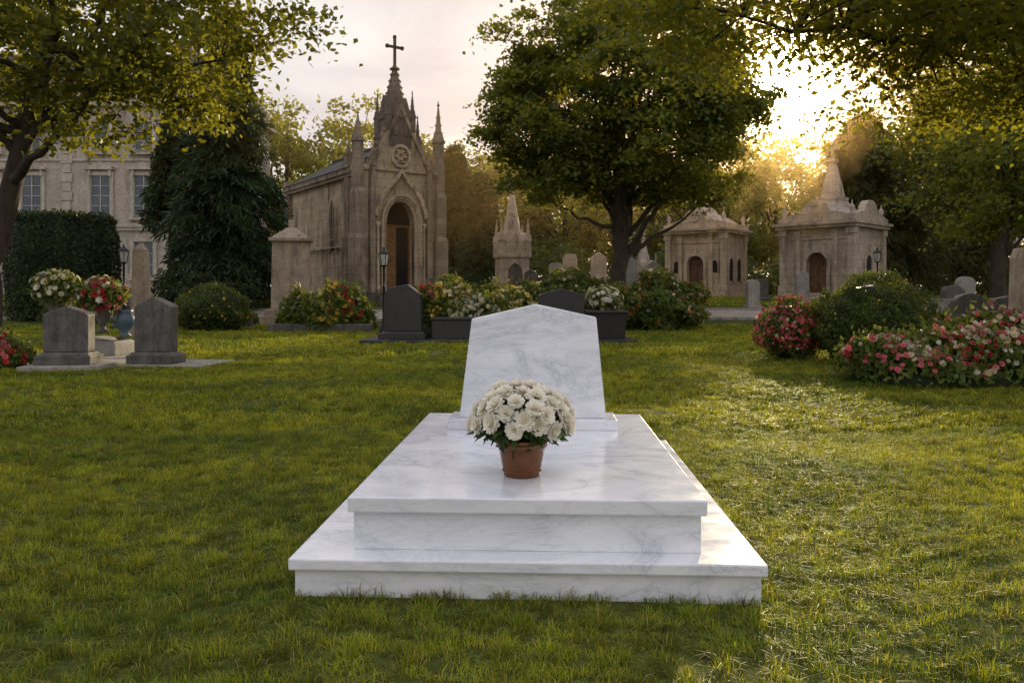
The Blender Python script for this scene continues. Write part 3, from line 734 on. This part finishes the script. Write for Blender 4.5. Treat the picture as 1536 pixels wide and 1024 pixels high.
for sx in (-1,1):
    for sy in (-.06,1.1):
        pinn(b,sx*.62,sy,7.1,.24,1.9);
    pinn(b,sx*1.05,.2,6.0,.26,2.0)
    b.box(sx*.26-.1,sx*.26+.1,-.1,-.061,6.9,7.55)
b.lathe([(.64,7.83),(.52,8.3),(.40,8.8),(.29,9.25),(.20,9.6),(.13,9.9),(.24,9.94),(.24,10.0),(.11,10.06),(.07,10.2)],8,(0,.52,0),math.pi/8,0,False)
for t in range(6):
    z=8.3+t*.28;rr=.53-.07*t
    for a in range(8): b.lathe([(.001,-.07),(.07,0),(.001,.09)],5,(rr*math.cos(a*math.pi/4+.39),.52+rr*math.sin(a*math.pi/4+.39),z))
b.obj('spire',M_dark,ch)
b=MB();cross(b,0,.52,10.1,1.3,.8,.11);b.obj('cross',M_iron,ch)
b=MB();b.box(-.75,-.02,.36,.44,0,3.0);b.prism(arch(0,1.5,2.9,3.0,3.97,14),.44,.48)
for k in range(4): b.box(-.66,-.12,.33,.36,.15+k*.72,.72+k*.72)
b.obj('wooden_door',M_wood,ch)
b=MB();b.box(0,.75,.46,.49,0,3.0);b.prism(arch(0,1.5,3.0,3.05,3.97,14),.40,.435);b.obj('doorway_shade_panel',M_void,ch)  # unlit inside of the doorway painted as near-black panels
b=MB()
M=Matrix.Translation((.73,.4,0))@Matrix.Rotation(rad(-70),4,'Z');b.M=np.array(M);b.box(-.72,0,-.04,.04,0,3.0);b.obj('open_door_leaf',M_wood,ch)

# ------------------------------------------------------------------ mausoleums
def mausoleum(x,y,rot,W,L,H,style,mat):
    r=empty('mausoleum',(x,y,float(zt(x,y))),rot)
    w,l=W/2,L/2
    b=MB();b.box(-w-.35,w+.35,-l-.35,l+.35,-.5,.12);b.box(-w-.2,w+.2,-l-.2,l+.2,.12,.28);b.box(-.7,.7,-l-.7,-l-.35,-.5,.06);b.obj('plinth',mat,r,.02)
    b=MB();b.box(-w,w,-l+.35,l,.28,H)
    dw=W*.30;dh=H*.66
    b.prism([(-w,.28)]+arch(0,dw,.28,dh-dw*.5,dh,12)+[(w,.28),(w,H),(-w,H)],-l,-l+.348);b.obj('walls',mat,r,.015)
    b=MB()
    b.ring(arch(0,dw,.28,dh-dw*.5,dh,12),arch(0,dw*1.35,.28,dh-dw*.5,dh+dw*.175,12),-l-.1,-l+.1)
    b.box(-.09,.09,-l-.16,-l-.1,dh-.02,dh+.32)
    for sx in (-1,1):
        for yy in (-l,l): 
            b.box(sx*w-.2,sx*w+.2,yy-.2,yy+.2,.28,.6);b.box(sx*w-.15,sx*w+.15,yy-.15,yy+.15,.6,H-.3);b.box(sx*w-.2,sx*w+.2,yy-.2,yy+.2,H-.3,H)
        b.box(sx*w*.55-.1,sx*w*.55+.1,-l-.1,-l-.002,.28,H-.002)
    b.box(-w-.28,w+.28,-l-.28,l+.28,H,H+.14);b.box(-w-.38,w+.38,-l-.38,l+.38,H+.14,H+.26);b.box(-w-.2,w+.2,-l-.2,l+.2,H+.26,H+.5)
    b.box(-w+.2,w-.2,-l-.05,-l-.002,H-.5,H-.4)
    for s in (-1,1):
        xi,xo=s*w,s*(w+.09)
        for yy in ((0,) if style=='spire' else (-L*.2,L*.2)):
            b.ring(arch(yy,.62,.9,H*.5,H*.62,10),arch(yy,.88,.78,H*.5,H*.62+.13,10),min(xi,xo),max(xi,xo),'x')
    if style!='spire':
        for s in (-1,1): b.ring(arch(s*w*.62*1.12,.3,1.3,H*.5,H*.58,8),arch(s*w*.62*1.12,.42,1.2,H*.5,H*.58+.08,8),-l-.07,-l)
    T=H+.5
    pd=[(-w*.95,T)]+[(-w*.95+w*.5*t,T+.16*math.sin(t*math.pi/2)+.05) for t in np.linspace(0,1,5)]
    pd+=[(-w*.42*math.cos(a*math.pi),T+.2+.55*math.sin(a*math.pi)) for a in np.linspace(.05,.95,11)]
    pd+=[(w*.95-w*.5*t,T+.16*math.sin(t*math.pi/2)+.05) for t in np.linspace(1,0,5)]+[(w*.95,T)]
    b.prism(pd,-l-.18,-l+.15);
    if style=='spire': b.prism([(p[0],p[1]) for p in pd],w-.15,w+.18,'x')
    cs=[(math.cos(a),math.sin(a)) for a in np.linspace(0,2*math.pi,17)[:-1]]
    b.ring([(c*.16,T+.36+s_*.16) for c,s_ in cs],[(c*.26,T+.36+s_*.26) for c,s_ in cs],-l-.25,-l-.17,closed=True)
    for sx in (-1,1):
        for sy in (-1,1):
            b.lathe([(.12,T),(.13,T+.08),(.06,T+.14),(.14,T+.3),(.1,T+.42),(.03,T+.5),(.005,T+.68)],8,(sx*(w-.02),sy*(l-.02),0))
    if style=='spire':
        b.lathe([(w*1.3,T),(w*1.0,T+.22),(w*.62,T+.5),(w*.45,T+.8),(w*.46,T+1.0),(w*.36,T+1.03),(w*.28,T+1.6),(w*.18,T+2.2),(w*.11,T+2.6),(w*.18,T+2.65),(w*.18,T+2.74),(w*.08,T+2.8)],4,(0,0,0),math.pi/4,0,False)
        cross(b,0,0,T+2.78,.7,.5,.11)
    else:
        b.lathe([(w*1.3,T),(w*.9,T+.35),(w*.45,T+.6),(w*.35,T+.8),(w*.1,T+1.05),(w*.14,T+1.15),(.01,T+1.4)],4,(0,0,0),math.pi/4,0,False)
        b.lathe([(.12,T+.7),(.14,T+.8),(.05,T+.9),(.1,T+1.0),(.01,T+1.2)],8,(0,-l,0))
    b.obj('stone_trim',mat,r)
    b=MB();b.box(-dw/2,-.015,-l+.24,-l+.3,.28,dh-dw*.5);b.box(.015,dw/2,-l+.24,-l+.3,.28,dh-dw*.5);b.prism(arch(0,dw,dh-dw*.5,dh-dw*.49,dh,12),-l+.25,-l+.31)
    for s in (-1,1):
        for k in range(3): b.box(s*dw*.25-dw*.16,s*dw*.25+dw*.16,-l+.2,-l+.238,.45+k*.6,.92+k*.6)
    b.obj('door',M_wood2,r)
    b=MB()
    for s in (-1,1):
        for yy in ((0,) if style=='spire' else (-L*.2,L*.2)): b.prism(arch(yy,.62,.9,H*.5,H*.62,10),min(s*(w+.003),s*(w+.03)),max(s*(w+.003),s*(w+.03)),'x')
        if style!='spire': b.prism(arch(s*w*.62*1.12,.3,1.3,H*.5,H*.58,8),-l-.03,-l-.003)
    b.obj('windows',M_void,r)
mausoleum(14.9,37,rad(-47),3.2,3.1,3.2,'spire',M_mausg)
mausoleum(10.25,42,rad(-36),3.0,2.8,3.3,'pediment',M_maus)

# ------------------------------------------------------------------ mansion
mn=empty('stone_mansion',(-24.5,47,1.0),0)
XE=7.2
b=MB();b.box(-16,XE,0,10,-.5,11.6);b.obj('walls',M_mansion,mn,.03)
b=MB()
b.box(-16.1,XE+.1,-.12,-.002,-.5,.7);b.box(-16.1,XE+.15,-.2,-.003,4.1,4.32);b.box(-16.1,XE+.1,-.12,-.002,3.9,4.1)
b.box(-16.1,XE+.1,-.1,-.002,8.0,8.12);b.box(-16.2,XE+.3,-.35,-.002,11.2,11.6);b.box(-16.3,XE+.45,-.5,10.2,11.6,11.85)
for xq in (-15.9,-1.75,XE-.2):
    for k in range(19):
        ww=.34 if k%2 else .24
        b.box(xq-ww,xq+ww if xq<XE-1 else XE+.03,-.09,-.001,.72+k*.55,1.22+k*.55)
g=MB();fr=MB()
cols=[-14.2,-11.4,-8.8,-6.3,-3.8,.25,2.8,5.4]
for x in cols:
    for (z0,z1,w,pedm) in ((1.2,3.25,.58,0),(4.75,7.15,.58,1),(8.6,10.3,.52,0)):
        g.box(x-w,x+w,-.02,-.004,z0,z1)
        b.box(x-w-.2,x-w,-.14,-.002,z0-.1,z1+.2);b.box(x+w,x+w+.2,-.14,-.002,z0-.1,z1+.2);b.box(x-w,x+w,-.14,-.002,z1,z1+.2);b.box(x-w-.3,x+w+.3,-.26,-.001,z0-.24,z0-.1)
        if pedm:
            b.box(x-w-.3,x+w+.3,-.3,-.001,z1+.32,z1+.42);b.prism([(x-w-.32,z1+.42),(x+w+.32,z1+.42),(x,z1+.78)],-.28,-.001)
            b.box(x-w-.1,x-w+.06,-.22,-.142,z1-.05,z1+.32);b.box(x+w-.06,x+w+.1,-.22,-.142,z1-.05,z1+.32)
        fr.box(x-.035,x+.035,-.075,-.022,z0,z1);fr.box(x-w,x-w+.06,-.07,-.022,z0,z1);fr.box(x+w-.06,x+w,-.07,-.022,z0,z1)
        nb=4 if pedm else 3
        for k in range(nb+1):
            zz=z0+(z1-z0-.05)*k/nb;fr.box(x-w+.062,x-.037,-.065,-.022,zz,zz+.05);fr.box(x+.037,x+w-.062,-.065,-.022,zz,zz+.05)
b.obj('cornices_and_surrounds',M_trim,mn);g.obj('window_panes',M_glass,mn);fr.obj('window_frames',M_frame,mn)
b=MB();V=[(-16.2,-.4,11.86),(XE+.4,-.4,11.86),(XE+.4,10.1,11.86),(-16.2,10.1,11.86),(-15,1.0,14.6),(XE-.9,1.0,14.6),(XE-.9,9,14.6),(-15,9,14.6)]
b.add(V,[(0,1,5,4),(1,2,6,5),(2,3,7,6),(3,0,4,7),(4,5,6,7)])
for x in cols[::2]:
    b.box(x-.7,x+.7,-.1,1.2,12.0,13.4);b.prism([(x-.85,13.4),(x+.85,13.4),(x,14.0)],-.2,1.3)
for x in (-10,3.5): b.box(x-.5,x+.5,4,5.2,14.5,16.4)
b.obj('mansard_roof',M_slate,mn)

# ------------------------------------------------------------------ hero marble tomb
tb=empty('marble_tomb',(.052,3.117,0),rad(-2.4))
b=MB();b.box(-.913,.913,0,2.55,-.06,.113);b.obj('base_plinth',M_marble,tb,.003)
b=MB();b.box(-.932,.932,-.03,2.58,.113,.160);b.obj('base_slab',M_marble,tb,.007)
b=MB();b.box(-.702,.702,.10,2.30,.160,.317);b.obj('middle_block',M_marble,tb,.003)
b=MB();b.box(-.720,.720,.065,2.33,.317,.380);b.obj('top_slab',M_marble,tb,.007)
b=MB();b.box(-.51,.51,1.66,2.0,.380,.441);b.obj('headstone_base',M_marble,tb,.006)
b=MB();b.prism([(-.448,.441),(.448,.441),(.388,1.055),(.02,1.135),(-.372,1.045)],1.74,1.90);b.obj('headstone',M_marble,tb,.008)

# flower pot
fp=empty('flower_pot',(.045,3.60,.380))
b=MB();b.lathe([(.078,0),(.082,.004),(.083,.014),(.090,.05),(.101,.105),(.106,.128),(.113,.131),(.117,.138),(.118,.165),(.114,.172),(.104,.172),(.100,.150)],48)
b.lathe([(.0865,.020),(.0895,.024),(.0885,.030)],48);b.obj('pot',M_pot,fp)
b=MB();b.lathe([(.10,.150),(.02,.158)],24);b.obj('soil',M_void,fp)
def petal(l,w,curl,rows=4):
    V=[];F=[]
    for i in range(rows+1):
        t=i/rows;ww=w*(.35+.65*math.sin(math.pi*min(1,t*.62)))*(1 if t<1 else .62)
        z=curl*t*t*l
        for s in (-1,0,1): V.append((s*ww,t*l+(0 if s else .03*l*(t==1)),z+abs(s)*ww*.28))
    for i in range(rows):
        for k in (0,1): F.append((i*3+k,i*3+k+1,i*3+k+4,i*3+k+3))
    return np.array(V),F
def head():
    VV=[];FF=[];n=0
    for li,(cnt,el,ln,wd,cu) in enumerate([(12,-.15,1.0,.25,.04),(12,.12,1.0,.24,.14),(11,.42,.84,.21,.22),(9,.75,.64,.18,.2),(8,1.05,.46,.14,.15)]):
        for k in range(cnt):
            V,F=petal(ln*rng.uniform(.92,1.06),wd,cu)
            a=2*math.pi*k/cnt+li*.37+rng.normal(0,.07);e=el+rng.normal(0,.06)
            R=np.array(Matrix.Rotation(a,3,'Z')@Matrix.Rotation(e,3,'X'))
            V=V@R.T;VV.append(V);FF+=[tuple(i+n for i in f) for f in F];n+=len(V)
    return np.concatenate(VV),FF
b=MB()
nh=54;c0=np.array([0,0,.248])
P=[];Dn=[]
for k in range(nh):
    zz=1-1.2*(k+.5)/nh;a=k*2.39996+rng.normal(0,.08);q=math.sqrt(max(0,1-zz*zz))
    P.append((q*math.cos(a),q*math.sin(a),zz));Dn.append((q*math.cos(a),q*math.sin(a),zz*1.0+.15))
P=np.array(P);Dn=norm(np.array(Dn)+rng.normal(0,.16,(nh,3)))
pos=c0+P*np.array([.212,.205,.152])*rng.uniform(.9,1.10,(nh,1))
hs=rng.uniform(.036,.050,nh)
for v in range(4):
    HV,HF=head();ii=np.arange(nh)%4==v
    b.scatter(HV,HF,pos[ii],frames(Dn[ii]),hs[ii],0,True)
b.scatter(*[[(c[0]*.20,c[1]*.20,.12) for c in circ[::4]]+[(0,0,.34)],[(0,1,6),(1,2,6),(2,3,6),(3,4,6),(4,5,6),(5,0,6)]],pos,frames(Dn),hs,1,True)
b.obj('white_flowers',[P_hero,P_core],fp)
LV=[(0,0,0),(.10,.15,.03),(.30,.28,.06),(.17,.40,.03),(.33,.60,.05),(.14,.68,.02),(0,1,-.06),(-.14,.68,.02),(-.33,.60,.05),(-.17,.40,.03),(-.30,.28,.06),(-.10,.15,.03),(0,.4,-.02),(0,.68,-.03)]
LFc=[(0,1,12,11),(1,2,3,12),(3,4,5,13,12),(5,6,13),(13,6,7),(12,13,7,8,9),(11,12,9,10)]
b=MB()
n=170;a=rng.uniform(0,2*math.pi,n);o=np.stack([np.cos(a),np.sin(a),0*a],1)
front=np.clip(-np.sin(a),0,1)
pos=o*rng.uniform(.09,.18,(n,1))+np.stack([0*a,0*a,rng.uniform(.185,.25,n)],1)
D=o+np.stack([0*a,0*a,rng.uniform(-.55,.3,n)+.25*front],1)+rng.normal(0,.2,(n,3));nr=o*.4+[0,0,1]+rng.normal(0,.35,(n,3))
b.scatter(LV,LFc,pos,frames(nr,D),rng.uniform(.055,.105,n)*(1-.3*front))
n=420;d=norm(rng.normal(size=(n,3))+[0,0,.2]);pos=c0+d*np.array([.185,.18,.132])*rng.uniform(.7,1.0,(n,1))
b.scatter(LV,LFc,pos,frames(d+rng.normal(0,.5,(n,3)),d+rng.normal(0,.5,(n,3))),rng.uniform(.04,.075,n))
for k in range(30):
    a=rng.uniform(0,6.28);q=rng.uniform(.02,.06);b.tube([(q*math.cos(a),q*math.sin(a),.15),(q*2.5*math.cos(a),q*2.5*math.sin(a),.27)],[.003,.002],4)
b.obj('leaves',LF_pot,fp)

# ------------------------------------------------------------------ thin warm evening haze over the rear of the cemetery
m,nt,out=newmat('evening_haze')
vs=nt.nodes.new('ShaderNodeVolumeScatter');vs.inputs['Color'].default_value=(1,.66,.28,1);vs.inputs['Density'].default_value=.0022;vs.inputs['Anisotropy'].default_value=.84
nt.links.new(vs.outputs[0],out.inputs['Volume'])
b=MB();b.box(-70,75,27.5,95,-3,19);b.obj('evening_haze',m)

# ------------------------------------------------------------------ world
w=bpy.data.worlds.new("World");SC.world=w;w.use_nodes=True;nt=w.node_tree;nt.nodes.clear()
out=nt.nodes.new('ShaderNodeOutputWorld');bg=nt.nodes.new('ShaderNodeBackground');bg.inputs[1].default_value=.1
nt.links.new(bg.outputs[0],out.inputs[0])
sky=nt.nodes.new('ShaderNodeTexSky');sky.sky_type='NISHITA';sky.sun_disc=False;sky.sun_elevation=SUN_EL;sky.sun_rotation=SUN_AZ;sky.dust_density=3;sky.air_density=1.2
tc=nt.nodes.new('ShaderNodeTexCoord').outputs['Generated']
cn=noise(nt,mapping(nt,tc,(1,1,3.4)),2.2,7,.58,.5)
cm=ramp(nt,cn,[(.25,.78),(.6,.97)])
cloudc=mixc(nt,ramp(nt,cn,[(.40,0),(.62,1)]),(10.2,9.6,9.3),(7.7,7.2,7.15))
sp=N(nt,'ShaderNodeSeparateXYZ');nt.links.new(tc,sp.inputs[0])
zb=mixc(nt,ramp(nt,sp.outputs[2],[(.35,0),(.8,1)]),(1,1,1),(1.02,1.08,1.22))
cloudc=mixc(nt,1.0,cloudc,zb,'MULTIPLY')
c=mixc(nt,cm,sky.outputs[0],cloudc)
dp=N(nt,'ShaderNodeVectorMath',operation='DOT_PRODUCT');nt.links.new(tc,dp.inputs[0]);dp.inputs[1].default_value=tuple(SUN)
mxm=N(nt,'ShaderNodeMath',operation='MAXIMUM');nt.links.new(dp.outputs['Value'],mxm.inputs[0]);mxm.inputs[1].default_value=0
def glow(c,pw,col):
    pn=N(nt,'ShaderNodeMath',operation='POWER');nt.links.new(mxm.outputs[0],pn.inputs[0]);pn.inputs[1].default_value=pw
    g=mixc(nt,1.0,(*col,),pn.outputs[0],'MULTIPLY')
    return mixc(nt,1.0,c,g,'ADD')
c=glow(c,34,(4,-1.4,-6.4));c=glow(c,420,(30,22,12));c=glow(c,1500,(320,240,130))
nt.links.new(c,bg.inputs[0])
sl=bpy.data.lights.new('sun','SUN');sl.energy=5;sl.angle=rad(.5);sl.color=(1,.78,.46)
so=bpy.data.objects.new('sun',sl);COL.objects.link(so);so.rotation_euler=Vector(tuple(SUN)).to_track_quat('Z','Y').to_euler()
SC.view_settings.view_transform='Standard';SC.view_settings.look='None';SC.view_settings.exposure=0
cd=bpy.data.cameras.new('camera');cd.lens=28;cd.sensor_width=36;cd.shift_y=-72/1536;cd.clip_end=3000
co=bpy.data.objects.new('camera',cd);COL.objects.link(co);co.location=(0,0,1.2);co.rotation_euler=(rad(90),0,0);SC.camera=co
